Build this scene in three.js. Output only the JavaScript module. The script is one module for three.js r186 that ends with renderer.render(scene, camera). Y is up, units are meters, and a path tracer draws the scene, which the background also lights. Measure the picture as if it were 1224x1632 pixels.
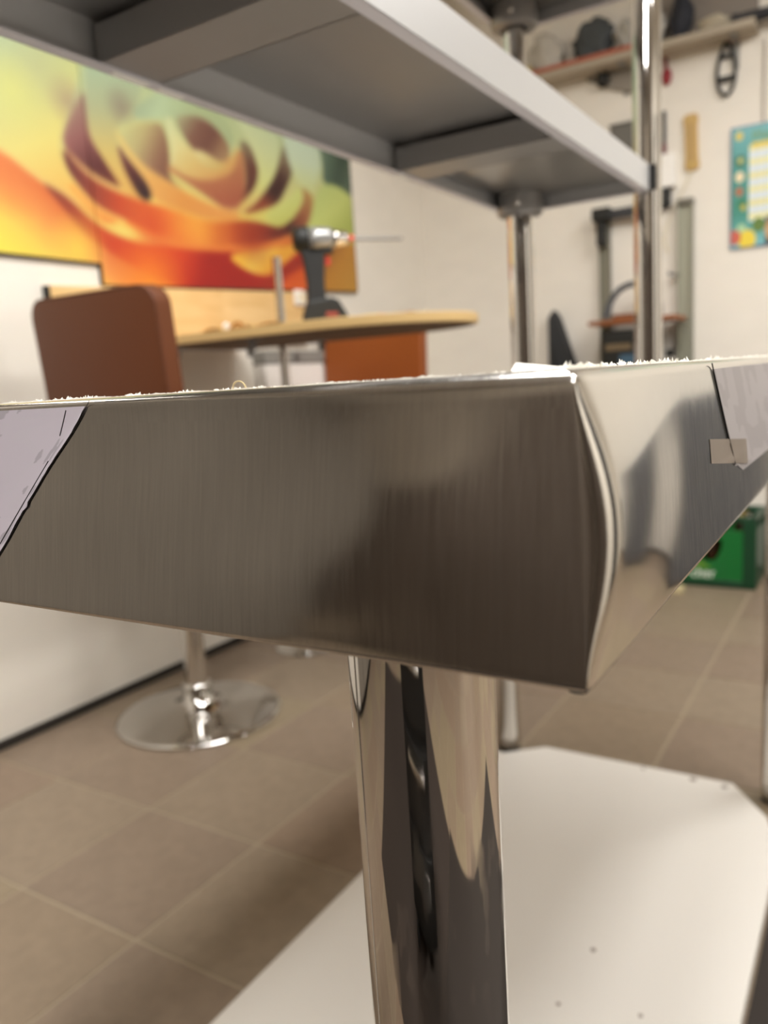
import * as THREE from 'three';
import { mergeGeometries } from 'three/addons/utils/BufferGeometryUtils.js';
import { RoundedBoxGeometry } from 'three/addons/geometries/RoundedBoxGeometry.js';
import { RectAreaLightUniformsLib } from 'three/addons/lights/RectAreaLightUniformsLib.js';

// ---------------------------------------------------------------- camera, light, exposure
const scene = new THREE.Scene();
const camera = new THREE.PerspectiveCamera(65.24, 1224 / 1632, 0.02, 30);
{
  const m = new THREE.Matrix4().makeBasis(
    new THREE.Vector3(0.850252, -0.060891, -0.522842),
    new THREE.Vector3(-0.033815, 0.984916, -0.169694),
    new THREE.Vector3(0.525289, 0.161963, 0.835368));
  camera.position.set(0, 0.85, 0);
  camera.quaternion.setFromRotationMatrix(m);
  camera.focus = 0.33;
  camera.userData.fStop = 7.4;
}
scene.add(camera);
const renderer = new THREE.WebGLRenderer({ antialias: true });
renderer.toneMapping = THREE.LinearToneMapping;
renderer.toneMappingExposure = 1.4;
renderer.shadowMap.enabled = true;
scene.background = new THREE.Color(0x000000);
RectAreaLightUniformsLib.init();
const LAMP_COLOR = new THREE.Color().setRGB(1.0, 0.983, 0.96);
const LAMP_POWER = 17;
const GLOW = 9;
const ROOM = { left: -1.845, right: 2.3, back: -3.42, rear: 1.9, top: 2.46 };
// ceiling fittings: x, z, length along z
const FITTINGS = [[0.55, -2.2, 1.0], [-0.55, -1.0, 1.3], [0.1, 0.95, 1.0], [1.45, -0.9, 1.2]];

// ---------------------------------------------------------------- helpers
let seed = 7;
const rnd = () => { seed = (seed * 16807) % 2147483647; return seed / 2147483647; };
const rr = (a, b) => a + (b - a) * rnd();
const used = new Map();
function numbered(name) {
  const k = used.get(name) || 0; used.set(name, k + 1);
  return k ? name + '_' + String(k).padStart(3, '0') : name;
}
function shade(o) { o.traverse((c) => { if (c.isMesh) { c.castShadow = true; c.receiveShadow = true; } }); return o; }
function thing(name, label, category, p = [0, 0, 0], turn = 0, group) {
  const g = new THREE.Group(); g.name = numbered(name); g.position.set(...p); g.rotation.y = turn;
  g.userData = { label, category }; if (group) g.userData.group = group;
  scene.add(g); return g;
}
function part(parent, name, geo, mat, label) {
  const m = new THREE.Mesh(Array.isArray(geo) ? merge(geo) : geo, mat); m.name = name;
  m.castShadow = m.receiveShadow = true;
  if (label) m.userData.label = label;
  parent.add(m); return m;
}
function solo(name, label, category, geo, mat, group) {
  const m = new THREE.Mesh(Array.isArray(geo) ? merge(geo) : geo, mat); m.name = numbered(name);
  m.castShadow = m.receiveShadow = true; m.userData = { label, category }; if (group) m.userData.group = group;
  scene.add(m); return m;
}
function struct(name, geo, mat) {
  const m = new THREE.Mesh(Array.isArray(geo) ? merge(geo) : geo, mat); m.name = name;
  m.castShadow = m.receiveShadow = true; m.userData.kind = 'structure'; scene.add(m); return m;
}
function merge(list) {
  return mergeGeometries(list.map((g) => { const q = g.index ? g.toNonIndexed() : g; for (const k of Object.keys(q.attributes)) if (!['position', 'normal', 'uv'].includes(k)) q.deleteAttribute(k); return q; }));
}
const box = (w, h, d, x = 0, y = 0, z = 0) => new THREE.BoxGeometry(w, h, d).translate(x, y, z);
const rbox = (w, h, d, r, x = 0, y = 0, z = 0) => new RoundedBoxGeometry(w, h, d, 3, r).translate(x, y, z);
const cyl = (r0, r1, h, x = 0, y = 0, z = 0, n = 40) => new THREE.CylinderGeometry(r0, r1, h, n).translate(x, y, z);
const lathe = (pts, n = 56) => new THREE.LatheGeometry(pts.map((p) => new THREE.Vector2(p[0], p[1])), n);
const V = (x, y, z) => new THREE.Vector3(x, y, z);
const tube = (pts, r, n = 24, m = 10, closed = false) => new THREE.TubeGeometry(new THREE.CatmullRomCurve3(pts.map((p) => V(...p)), closed), n, r, m, closed);
function extrude(pts, depth, bevel = 0.002, curve = 6) {
  const s = new THREE.Shape(pts.map((p) => new THREE.Vector2(p[0], p[1])));
  return new THREE.ExtrudeGeometry(s, { depth, bevelEnabled: bevel > 0, bevelSize: bevel, bevelThickness: bevel, bevelSegments: 2, curveSegments: curve });
}
function surface(nu, nv, f) {            // grid of f(u, v) -> [x, y, z], both 0..1
  const pos = [], uv = [], idx = [];
  for (let j = 0; j <= nv; j++) for (let i = 0; i <= nu; i++) { pos.push(...f(i / nu, j / nv)); uv.push(i / nu, j / nv); }
  for (let j = 0; j < nv; j++) for (let i = 0; i < nu; i++) {
    const a = j * (nu + 1) + i, b = a + 1, c = a + nu + 1, d = c + 1; idx.push(a, b, d, a, d, c);
  }
  const g = new THREE.BufferGeometry();
  g.setAttribute('position', new THREE.Float32BufferAttribute(pos, 3));
  g.setAttribute('uv', new THREE.Float32BufferAttribute(uv, 2));
  g.setIndex(idx); g.computeVertexNormals(); return g;
}
// tileable value noise
function noiseGrid(n) { const a = new Float32Array(n * n); for (let i = 0; i < a.length; i++) a[i] = rnd(); return a; }
function sampleGrid(a, n, x, y) {
  x = ((x % n) + n) % n; y = ((y % n) + n) % n;
  const i = Math.floor(x), j = Math.floor(y), fx = x - i, fy = y - j, u = fx * fx * (3 - 2 * fx), v = fy * fy * (3 - 2 * fy);
  const i1 = (i + 1) % n, j1 = (j + 1) % n;
  return (a[j * n + i] * (1 - u) + a[j * n + i1] * u) * (1 - v) + (a[j1 * n + i] * (1 - u) + a[j1 * n + i1] * u) * v;
}
function dataTex(w, h, f, srgb = true, rx = 1, ry = 1) {
  const d = new Uint8Array(w * h * 4);
  for (let y = 0; y < h; y++) for (let x = 0; x < w; x++) {
    const c = f(x / w, y / h), o = (y * w + x) * 4;
    for (let k = 0; k < 3; k++) d[o + k] = Math.max(0, Math.min(255, (Array.isArray(c) ? c[k] : c) * 255));
    d[o + 3] = 255;
  }
  const t = new THREE.DataTexture(d, w, h); t.magFilter = THREE.LinearFilter; t.minFilter = THREE.LinearFilter;
  t.wrapS = t.wrapT = THREE.RepeatWrapping; t.repeat.set(rx, ry); if (srgb) t.colorSpace = THREE.SRGBColorSpace; t.needsUpdate = true; return t;
}
function canvasTex(w, h, draw) {
  const c = document.createElement('canvas'); c.width = w; c.height = h; draw(c.getContext('2d'), w, h);
  const t = new THREE.CanvasTexture(c); t.colorSpace = THREE.SRGBColorSpace; t.magFilter = THREE.LinearFilter; return t;
}
const std = (color, roughness = 0.7, metalness = 0, more = {}) => new THREE.MeshStandardMaterial({ color, roughness, metalness, ...more });
const G64 = noiseGrid(64), G16 = noiseGrid(16), G128 = noiseGrid(128);

// ---------------------------------------------------------------- materials
const streakMap = dataTex(512, 256, (u, v) => {
  const s = sampleGrid(G128, 128, u * 384, v * 12) * 0.5 + sampleGrid(G64, 64, u * 192, v * 6) * 0.3 + sampleGrid(G16, 16, u * 16, v * 16) * 0.2;
  return [0, 0.42 + 0.55 * s, 0];
}, false, 2, 1);
const streakTint = dataTex(512, 256, (u, v) => { const k = 0.92 + 0.08 * (sampleGrid(G128, 128, u * 512, v * 9 + 3) * 0.55 + sampleGrid(G64, 64, u * 160, v * 5) * 0.45); return [k, k, k]; }, true, 2, 1);
const streakBump = dataTex(512, 256, (u, v) => sampleGrid(G128, 128, u * 384, v * 10) * 0.6 + sampleGrid(G64, 64, u * 128, v * 8) * 0.4, false, 2, 1);
const M = {
  brushed: new THREE.MeshStandardMaterial({ map: streakTint, color: new THREE.Color().setRGB(0.64, 0.615, 0.58), metalness: 1, roughness: 0.24, roughnessMap: streakMap, bumpMap: streakBump, bumpScale: 0.000005 }),
  polished: new THREE.MeshStandardMaterial({ color: new THREE.Color().setRGB(0.60, 0.58, 0.545), metalness: 1, roughness: 0.2, roughnessMap: streakMap }),
  chrome: new THREE.MeshStandardMaterial({ color: new THREE.Color().setRGB(0.66, 0.64, 0.61), metalness: 1, roughness: 0.035 }),
  chromeSoft: new THREE.MeshStandardMaterial({ color: new THREE.Color().setRGB(0.64, 0.62, 0.59), metalness: 1, roughness: 0.12 }),
  shelfSteel: std(new THREE.Color().setRGB(0.56, 0.56, 0.56), 0.4, 0.25),
  shelfInside: std(new THREE.Color().setRGB(0.42, 0.41, 0.4), 0.45, 0.8),
  lip: std(0xd6d3d8, 0.4, 0.1),
  darkSteel: std(new THREE.Color().setRGB(0.2, 0.2, 0.2), 0.4, 0.7),
  film: std(0xc9c2c6, 0.5), filmGrey: std(0xaaa5a3, 0.45),
  black: std(0x14140f, 0.55), blackSoft: std(0x22221f, 0.8), rubber: std(0x1b1b1a, 0.7),
  white: std(0xf3f0ea, 0.5), cream: std(0xe6dcc2, 0.7), grey: std(0x8c8a84, 0.7),
  leatherBrown: std(0x5f2e08, 0.6, 0, { bumpMap: dataTex(128, 128, (u, v) => sampleGrid(G64, 64, u * 64, v * 64), false, 4, 4), bumpScale: 0.0003 }),
  leatherRust: std(0x8a4614, 0.42),
  red: std(0xc33a2c, 0.6), shred: std(0xf2eee2, 0.8),
};
const woodMap = dataTex(512, 256, (u, v) => {
  const g = sampleGrid(G64, 64, u * 6, v * 46) * 0.5 + sampleGrid(G128, 128, u * 16, v * 120) * 0.3 + sampleGrid(G16, 16, u * 4, v * 8) * 0.3;
  return [0.84 + 0.10 * g, 0.68 + 0.13 * g, 0.44 + 0.15 * g];
});
M.wood = std(0xffffff, 0.5, 0, { map: woodMap });
M.woodEdge = std(0xd2b27a, 0.5);

// ---------------------------------------------------------------- room
const plaster = dataTex(256, 256, (u, v) => {
  const s = sampleGrid(G16, 16, u * 16, v * 16) * 0.5 + sampleGrid(G64, 64, u * 64, v * 64) * 0.5; const k = 0.965 + 0.035 * s; return [0.93 * k, 0.905 * k, 0.86 * k];
});
const plasterBump = dataTex(256, 256, (u, v) => sampleGrid(G64, 64, u * 64, v * 64) * 0.5 + sampleGrid(G128, 128, u * 128, v * 128) * 0.5, false, 3, 3);
const wallMat = std(0xffffff, 0.85, 0, { map: plaster, bumpMap: plasterBump, bumpScale: 0.0008 });
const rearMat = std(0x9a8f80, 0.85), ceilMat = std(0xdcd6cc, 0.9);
const { left, right, back, rear, top } = ROOM, T = 0.12;
const mx = (left + right) / 2, mz = (back + rear) / 2, W = right - left, D = rear - back;
struct('wall_left', box(T, top, D, left - T / 2, top / 2, mz), wallMat);
struct('wall_back', box(W + 2 * T, top, T, mx, top / 2, back - T / 2), wallMat);
struct('wall_right', box(T, top, D, right + T / 2, top / 2, mz), wallMat);
struct('wall_rear', box(W + 2 * T, top, T, mx, top / 2, rear + T / 2), rearMat);
struct('ceiling', box(W + 2 * T, T, D + 2 * T, mx, top + T / 2, mz), ceilMat);
struct('dark_strip_left', box(0.012, 0.022, D - 0.002, left + 0.006, 0.011, mz), std(0x2a241e, 0.8));  // thin dark strip along the foot of the left wall
struct('baseboard_back', box(W - 0.03, 0.03, 0.012, mx, 0.015, back + 0.006), std(0x5a5148, 0.8));
{ // floor: grout bed with square stoneware tiles on it
  const floor = struct('floor', box(W + 2 * T, 0.1, D + 2 * T, mx, -0.0522, mz), std(0xa69780, 0.9));
  const P = 0.295, gap = 0.006, g = new RoundedBoxGeometry(P - gap, 0.02, P - gap, 1, 0.0012).translate(0, -0.01, 0);
  const tints = [0x958470, 0x917d6a, 0x96866e, 0x8f7c6a, 0x93816c, 0x907e6c];
  const mottled = dataTex(128, 128, (u, v) => { const s = sampleGrid(G16, 16, u * 16, v * 16) * 0.6 + sampleGrid(G64, 64, u * 64, v * 64) * 0.4; const k = 0.9 + 0.1 * s; return [k, k, k]; });
  const mats = tints.map((c) => std(c, 0.42, 0, { map: mottled }));
  for (let i = -40; i < 40; i++) for (let j = -40; j < 40; j++) {
    const x0 = -0.98 + i * P, z0 = -1.035 + j * P;
    if (x0 + P < left + 0.02 || x0 > right - 0.05 || z0 + P < back + 0.02 || z0 > rear - 0.05) { continue; }
    const a = Math.max(x0, left + 0.013), b = Math.min(x0 + P, right), c = Math.max(z0, back + 0.013), d = Math.min(z0 + P, rear);
    const t = new THREE.Mesh(g, mats[Math.floor(rnd() * mats.length)]); t.name = 'tile'; t.castShadow = t.receiveShadow = true;
    t.scale.set((b - a - gap) / (P - gap), 1, (d - c - gap) / (P - gap));
    t.position.set((a + b) / 2, rr(-0.0006, 0), (c + d) / 2); floor.add(t);
  }
}
{ // unseen wood panelling, added to darken the steel and chrome reflections
  const panelMat = std(0x4a3e33, 0.7), paleMat = std(0x8b8378, 0.75);
  const pan = (name, n, at, w, alongZ, h = 2.1, mat = panelMat) => {
    const base = struct(name, alongZ ? box(0.02, h, n * w, at[0], h / 2 + 0.02, at[1] + n * w / 2) : box(n * w, h, 0.02, at[0] + n * w / 2, h / 2 + 0.02, at[1]), std(0x241d17, 0.8));
    for (let i = 0; i < n; i++) part(base, 'panel', alongZ ? rbox(0.016, h - 0.04, w - 0.012, 0.004, at[0] + (at[0] < 0 ? 0.016 : -0.016), h / 2 + 0.02, at[1] + (i + 0.5) * w) : rbox(w - 0.012, h - 0.04, 0.016, 0.004, at[0] + (i + 0.5) * w, h / 2 + 0.02, at[1] - 0.016), mat);
  };
  pan('trim_1', 5, [left + 0.0105, -0.05], 0.38, true, 2.1, paleMat); pan('trim_2', 7, [right - 0.0105, -0.25], 0.30, true); pan('trim_3', 10, [left + 0.05, rear - 0.0105], 0.395, false, 1.55);
}
{ // unseen dark door leaf on the right wall, added for a dark reflection
  const d = struct('door_1', box(0.04, 2.02, 0.86, right - 0.02, 1.012, -1.65), std(0x2b2a2a, 0.45));
  part(d, 'door_handle', [tube([[right - 0.045, 1.05, -1.32], [right - 0.09, 1.05, -1.32], [right - 0.09, 1.05, -1.44]], 0.009)], M.chromeSoft);
}
// ---------------------------------------------------------------- ceiling lights
FITTINGS.forEach(([x, z, len], i) => {
  const names = ['nearest the back wall', 'nearest the rose picture', 'nearest the rear wall', 'nearest the dark door'];
  const t = thing('ceiling_light', 'flat ceiling light with glowing diffuser, ' + names[i], 'lamp', [x, top, z]);
  part(t, 'housing', box(0.34, 0.05, len + 0.06, 0, -0.026, 0), M.white);
  part(t, 'diffuser', rbox(0.3, 0.014, len, 0.006, 0, -0.057, 0), std(0x000000, 0.6, 0, { emissive: LAMP_COLOR, emissiveIntensity: GLOW }));
  const l = new THREE.RectAreaLight(LAMP_COLOR, LAMP_POWER * [0.85, 1.05, 1.6, 0.9][i], 0.3, len); l.position.set(0, -0.068, 0); l.rotation.x = -Math.PI / 2; l.castShadow = true; t.add(l);
});

// ---------------------------------------------------------------- steel table in the foreground
const TAB = { x0: -0.80, x1: -0.0695, z0: -1.69, z1: -0.208, top: 0.85, bot: 0.7655 };
const LEGS = [[-0.139, -0.24], [-0.150, -1.60], [-0.702, -0.27], [-0.702, -1.595]];
{
  const t = thing('steel_table', 'large brushed steel table on chrome legs with peeling protective film, nearest the viewer', 'table');
  // side profile of the folded sheet: [height, inset from the face plane]
  const prof = [];
  prof.push([TAB.bot + 0.001, 0.016], [TAB.bot, 0.012], [TAB.bot - 0.0001, 0.0013], [TAB.bot + 0.0002, 0.0003]);
  for (let i = 0; i <= 26; i++) prof.push([TAB.bot + 0.0018 + (TAB.top - 0.0042 - TAB.bot - 0.0018) * i / 26, 0]);
  for (let i = 1; i <= 7; i++) { const a = i / 7 * Math.PI / 2; prof.push([TAB.top - 0.0042 + 0.0042 * Math.sin(a), 0.0042 * (1 - Math.cos(a))]); }
  prof.push([TAB.top, 0.03], [TAB.top, 0.1]);
  const ht = (y) => (y - TAB.bot) / (TAB.top - TAB.bot);                       // 0 at the hem, 1 at the top
  const zf = (y) => TAB.z1 + 0.0125 * (1 - ht(y)), xf = (y) => TAB.x1 + 0.006 * (1 - ht(y));
  const hump = (y) => Math.sin(Math.PI * Math.min(1, Math.max(0, ht(y))));
  const NV = prof.length - 1;
  const pv = (v) => prof[Math.round(v * NV)];
  const wave = (x, y) => {                                                     // the sheet is slightly buckled towards the corner
    const d = TAB.x1 - x, h = hump(y);
    const g = (a, b, sx, sy) => Math.exp(-Math.pow((d - a) / sx, 2) - Math.pow((ht(y) - b) / sy, 2));
    return h * (0.0034 * g(0.045, 0.45, 0.036, 0.40) - 0.0044 * g(0.168, 0.95, 0.034, 0.30) + 0.0030 * g(0.085, 0.15, 0.03, 0.25) + 0.0003 * Math.sin(d * 45 + y * 60));
  };
  const front = surface(110, NV, (u, v) => {
    const [y, ins] = pv(v), x1 = xf(y) - ins, x = x1 - (x1 - TAB.x0) * Math.pow(u, 1.6);
    return [x, y, zf(y) - ins + (ins ? 0 : wave(x, y))];
  });
  { const a = front.attributes.position, b = front.attributes.uv; for (let i = 0; i < a.count; i++) b.setXY(i, a.getX(i) / 0.25, a.getY(i) / 0.12); front.index.array.reverse(); front.computeVertexNormals(); }
  part(t, 'front_apron', front, M.brushed);
  const side = surface(220, NV, (u, v) => {
    const [y, ins] = pv(v), s = Math.pow(u, 2.2) * (TAB.z1 - TAB.z0);
    const B = 0.0008 + 0.0078 * Math.pow(hump(y), 1.15);
    let q = s < 0.011 ? Math.sqrt(Math.max(0, 1 - Math.pow(1 - s / 0.011, 2))) : s < 0.15 ? 0.5 + 0.5 * Math.cos(Math.PI * (s - 0.011) / 0.139) : 0;
    const ripple = s < 0.157 ? 0 : 0.0003 * hump(y) * Math.sin(s * 20);
    return [xf(y) - ins + (ins > 0.005 ? 0 : B * q + ripple), y, zf(y) - ins * (1 - Math.min(1, s / 0.1)) - s + 0.0004];
  });
  { const a = side.attributes.position, b = side.attributes.uv; for (let i = 0; i < a.count; i++) b.setXY(i, a.getZ(i) / 0.25, a.getY(i) / 0.12); side.computeVertexNormals(); }
  part(t, 'side_apron', side, M.polished);
  part(t, 'back_apron', box(TAB.x1 - TAB.x0 - 0.012, TAB.top - TAB.bot - 0.003, 0.0015, (TAB.x0 + TAB.x1) / 2, (TAB.top + TAB.bot) / 2, TAB.z0), M.brushed);
  part(t, 'left_apron', box(0.0015, TAB.top - TAB.bot - 0.003, TAB.z1 - TAB.z0 - 0.012, TAB.x0, (TAB.top + TAB.bot) / 2, (TAB.z0 + TAB.z1) / 2), M.brushed);
  part(t, 'worktop', box(TAB.x1 - TAB.x0 - 0.02, 0.002, TAB.z1 - TAB.z0 - 0.02, (TAB.x0 + TAB.x1) / 2, TAB.top - 0.0014, (TAB.z0 + TAB.z1) / 2), M.brushed);
  part(t, 'core_board', box(TAB.x1 - TAB.x0 - 0.06, 0.028, TAB.z1 - TAB.z0 - 0.06, (TAB.x0 + TAB.x1) / 2, TAB.top - 0.018, (TAB.z0 + TAB.z1) / 2), std(0x8a6a42, 0.9));
  // corner burr
  part(t, 'corner_tip', new THREE.SphereGeometry(0.001, 10, 8).scale(2.6, 0.7, 1).translate(xf(TAB.bot) - 0.003, TAB.bot - 0.0002, zf(TAB.bot) - 0.0012), M.black);
  // chrome legs, with a smeared stain on the near one
  const dirt = dataTex(256, 512, (u, v) => {
    const s = sampleGrid(G64, 64, u * 40, v * 30) * 0.6 + sampleGrid(G128, 128, u * 100, v * 90) * 0.4;
    const band = Math.exp(-Math.pow((v - 0.80) / 0.06, 2)); const k = s > 0.62 ? band * Math.min(1, (s - 0.62) * 8) : 0;
    return [0, 0.16 + 0.9 * k, 0];
  }, false);
  const stained = M.chrome.clone(); stained.roughness = 0.22; stained.roughnessMap = dirt;
  LEGS.forEach(([x, z], i) => {
    const h = TAB.top - 0.032, leg = part(t, 'leg', cyl(0.0265, 0.0265, h - 0.012, x, 0.012 + (h - 0.012) / 2, z, 72), i === 0 ? stained : M.chrome);
    part(leg, 'foot', lathe([[0, 0], [0.022, 0], [0.025, 0.003], [0.025, 0.0125], [0, 0.0125]], 40).translate(x, 0, z), M.rubber);
  });
  // protective film still on the sheet
  const frontAt = (x, y, out) => [x, y, zf(y) + wave(x, y) + out];
  const cut = [[-0.2554, 0.8492], [-0.2642, 0.8388], [-0.2792, 0.8234], [-0.2950, 0.8057], [-0.3070, 0.7916], [-0.3274, 0.7704], [-0.336, 0.766]].map(([x, y]) => [x * 1.03 + 0.0, y, 0]);
  const edgeAt = (y) => { for (let i = 0; i < cut.length - 1; i++) if (y <= cut[i][1] && y >= cut[i + 1][1]) { const k = (cut[i][1] - y) / (cut[i][1] - cut[i + 1][1]); return cut[i][0] + k * (cut[i + 1][0] - cut[i][0]); } return y > 0.849 ? cut[0][0] : cut[cut.length - 1][0]; };
  const filmFront = surface(24, 40, (u, v) => {
    const y = TAB.bot + 0.002 + (TAB.top - 0.0048 - TAB.bot) * v, jag = 0.0009 * (sampleGrid(G64, 64, v * 50, 3.5) - 0.5) + (Math.abs(v - 0.5) < 0.02 ? 0.0012 : 0);
    const xe = edgeAt(y) + jag, x = xe - (xe - TAB.x0 - 0.02) * Math.pow(u, 2);
    return frontAt(x, y, 0.0003 + 0.0005 * Math.exp(-u * 30));
  });
  filmFront.index.array.reverse(); filmFront.computeVertexNormals();
  const smudge = dataTex(256, 256, (u, v) => { const s = sampleGrid(G64, 64, u * 60, v * 12) * sampleGrid(G16, 16, u * 10, v * 9); const k = s > 0.5 ? 0.86 : 1; const e = 0.97 + 0.03 * sampleGrid(G16, 16, u * 8, v * 8); return [0.79 * k * e, 0.755 * k * e, 0.79 * k * e]; });
  const f1 = part(t, 'protective_film', filmFront, std(0xffffff, 0.5, 0, { map: smudge }), 'lilac white film with a ragged slanting edge');
  const pen = (a, b, w) => tube([frontAt(a[0], a[1], 0.0004), frontAt((a[0] + b[0]) / 2, (a[1] + b[1]) / 2, 0.0004), frontAt(b[0], b[1], 0.0004)], w, 10, 6);
  part(f1, 'pen_line', [pen([-0.277, 0.846], [-0.281, 0.836], 0.00022), pen([-0.288, 0.826], [-0.326, 0.785], 0.00022)], M.black);
  part(f1, 'cut_edge', tube(cut.slice(0, 6).map(([x, y]) => frontAt(x + 0.0004, y, 0.0004)), 0.00016, 60, 6), M.black);
  const zc = (y) => { const k = (0.8487 - y) / (0.8487 - 0.7949); return -0.4064 - k * 0.0497; };
  const sideX = (y, z) => xf(y) + (TAB.z1 - z < 0.157 ? 0 : 0.0003) * hump(y) * Math.sin((TAB.z1 - z) * 20);
  const filmSide = surface(30, 24, (u, v) => {
    const z = zc(0.846 - v * 0.05) - 0.0005 - u * 1.1, lo = z > -0.50 ? 0.7935 : 0.7885;
    const y = 0.8458 - v * (0.8458 - lo); const zz = zc(y) - 0.0005 - Math.pow(u, 1.5) * 1.15;
    return [sideX(y, zz) + 0.0003, y, zz];
  });
  const f2 = part(t, 'protective_film', filmSide, std(0xffffff, 0.45, 0, { map: dataTex(256, 128, (u, v) => { const s = sampleGrid(G64, 64, u * 50, v * 4); const k = s > 0.6 ? 0.93 : 1; return [0.70 * k, 0.675 * k, 0.68 * k]; }) }), 'grey film with a straight dark cut edge');
  part(f2, 'cut_edge', tube([0.8485, 0.83, 0.81, 0.795].map((y) => [sideX(y, zc(y)) + 0.0006, y, zc(y)]), 0.0003, 30, 6), M.black);
  const patch = surface(12, 8, (u, v) => {
    const zz = -0.391 - u * 0.108, yt = 0.8143 - u * 0.0098, yb = 0.803 - u * 0.0125, y = yb + (yt - yb) * v;
    return [sideX(y, zz) + (zz < zc(y) ? 0.00055 : 0.0002) + (y < 0.80 ? 0.0004 : 0.0002) * Math.abs(Math.sin(u * 9)), y, zz];
  });
  part(t, 'tape_patch', patch, std(0x8a7d70, 0.4), 'crinkled brown grey tape patch');
  // torn film remnants standing up along the top edge
  const shreds = [];
  const sliver = (x, z, s) => {
    const h = s * rr(0.3, 1), g = new THREE.ConeGeometry(s * rr(0.15, 0.4), h, 4).translate(0, h / 2, 0).rotateZ(rr(-1.3, 1.3)).rotateY(rr(0, 6.28)); return g.translate(x, TAB.top + 0.0001, z);
  };
  for (let i = 0; i < 500; i++) { const k = rnd(), x = -0.075 - 0.26 * k; const n = sampleGrid(G64, 64, x * 160, 2.2); shreds.push(sliver(x, TAB.z1 - 0.011 - rnd() * 0.004, 0.0005 + 0.0018 * n * n * (x < -0.17 ? 1 : 0.35))); }
  for (let i = 0; i < 360; i++) { const s = 0.03 + 0.9 * Math.pow(rnd(), 1.5); const n = sampleGrid(G64, 64, s * 110, 7.2); shreds.push(sliver(TAB.x1 - 0.010 - rnd() * 0.004, TAB.z1 - s, 0.0010 + 0.0035 * n * n)); }
  const ribbon = (n, at, amp) => surface(n, 1, (u, v) => { const p = at(u), r = sampleGrid(G128, 128, u * n * 0.5, 1.7) * sampleGrid(G64, 64, u * n * 0.06, 5.1); return [p[0], TAB.top - 0.0012 + v * (0.0012 + amp * (0.08 + r)), p[1]]; });
  shreds.push(ribbon(400, (u) => [-0.11 - 0.26 * u, TAB.z1 - 0.0105], 0.0010), ribbon(500, (u) => [TAB.x1 - 0.0105, TAB.z1 - 0.02 - 0.8 * u], 0.0024));
  const st = part(t, 'film_shreds', shreds, M.shred); st.userData.kind = 'stuff';
  part(t, 'film_flap', surface(8, 4, (u, v) => [-0.092 + u * 0.016, TAB.top + 0.0003 + v * 0.0024 * (1 - u), TAB.z1 - 0.012 - v * 0.004 - u * 0.002]), std(0xf7f2e6, 0.5), 'loose white film corner');
}
solo('wood_shaving', 'tiny curled tan shaving standing on the front edge of the steel table', 'shaving',
  tube([[-0.1995, 0.8502, -0.2200], [-0.1985, 0.8522, -0.2200], [-0.1965, 0.8529, -0.2200], [-0.1943, 0.8522, -0.2200], [-0.1930, 0.8502, -0.2200]], 0.0003, 24, 6), std(0xcdb98c, 0.8));

// ---------------------------------------------------------------- white board lying on the floor
{
  const pts = [[-0.735, -0.34], [-0.735, -1.535], [-0.692, -1.535], [-0.617, -1.601], [-0.228, -1.601], [-0.155, -1.497], [-0.128, -1.40], [-0.128, -0.38], [-0.19, -0.31], [-0.66, -0.31]];
  const s = new THREE.Shape(pts.map(([x, z]) => new THREE.Vector2(x, -z)));
  const g = new THREE.ExtrudeGeometry(s, { depth: 0.016, bevelEnabled: true, bevelSize: 0.001, bevelThickness: 0.001, bevelSegments: 1 }).rotateX(-Math.PI / 2).translate(0, 0.001, 0);
  const t = thing('white_board', 'large white melamine board with clipped corners on the tiles beneath the steel table', 'board');
  part(t, 'panel', g, std(0xeeeae3, 0.38));
  const spots = []; for (const [x, z, r] of [[-0.33, -1.02, 0.004], [-0.24, -0.93, 0.003], [-0.34, -0.90, 0.003], [-0.62, -0.95, 0.002], [-0.4, -1.59, 0.004], [-0.30, -1.585, 0.007], [-0.24, -1.58, 0.006]]) spots.push(cyl(r, r, 0.0006, x, 0.0183, z, 12));
  part(t, 'stain', spots, std(0x9c9186, 0.8)).userData.kind = 'stuff';
}

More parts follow.
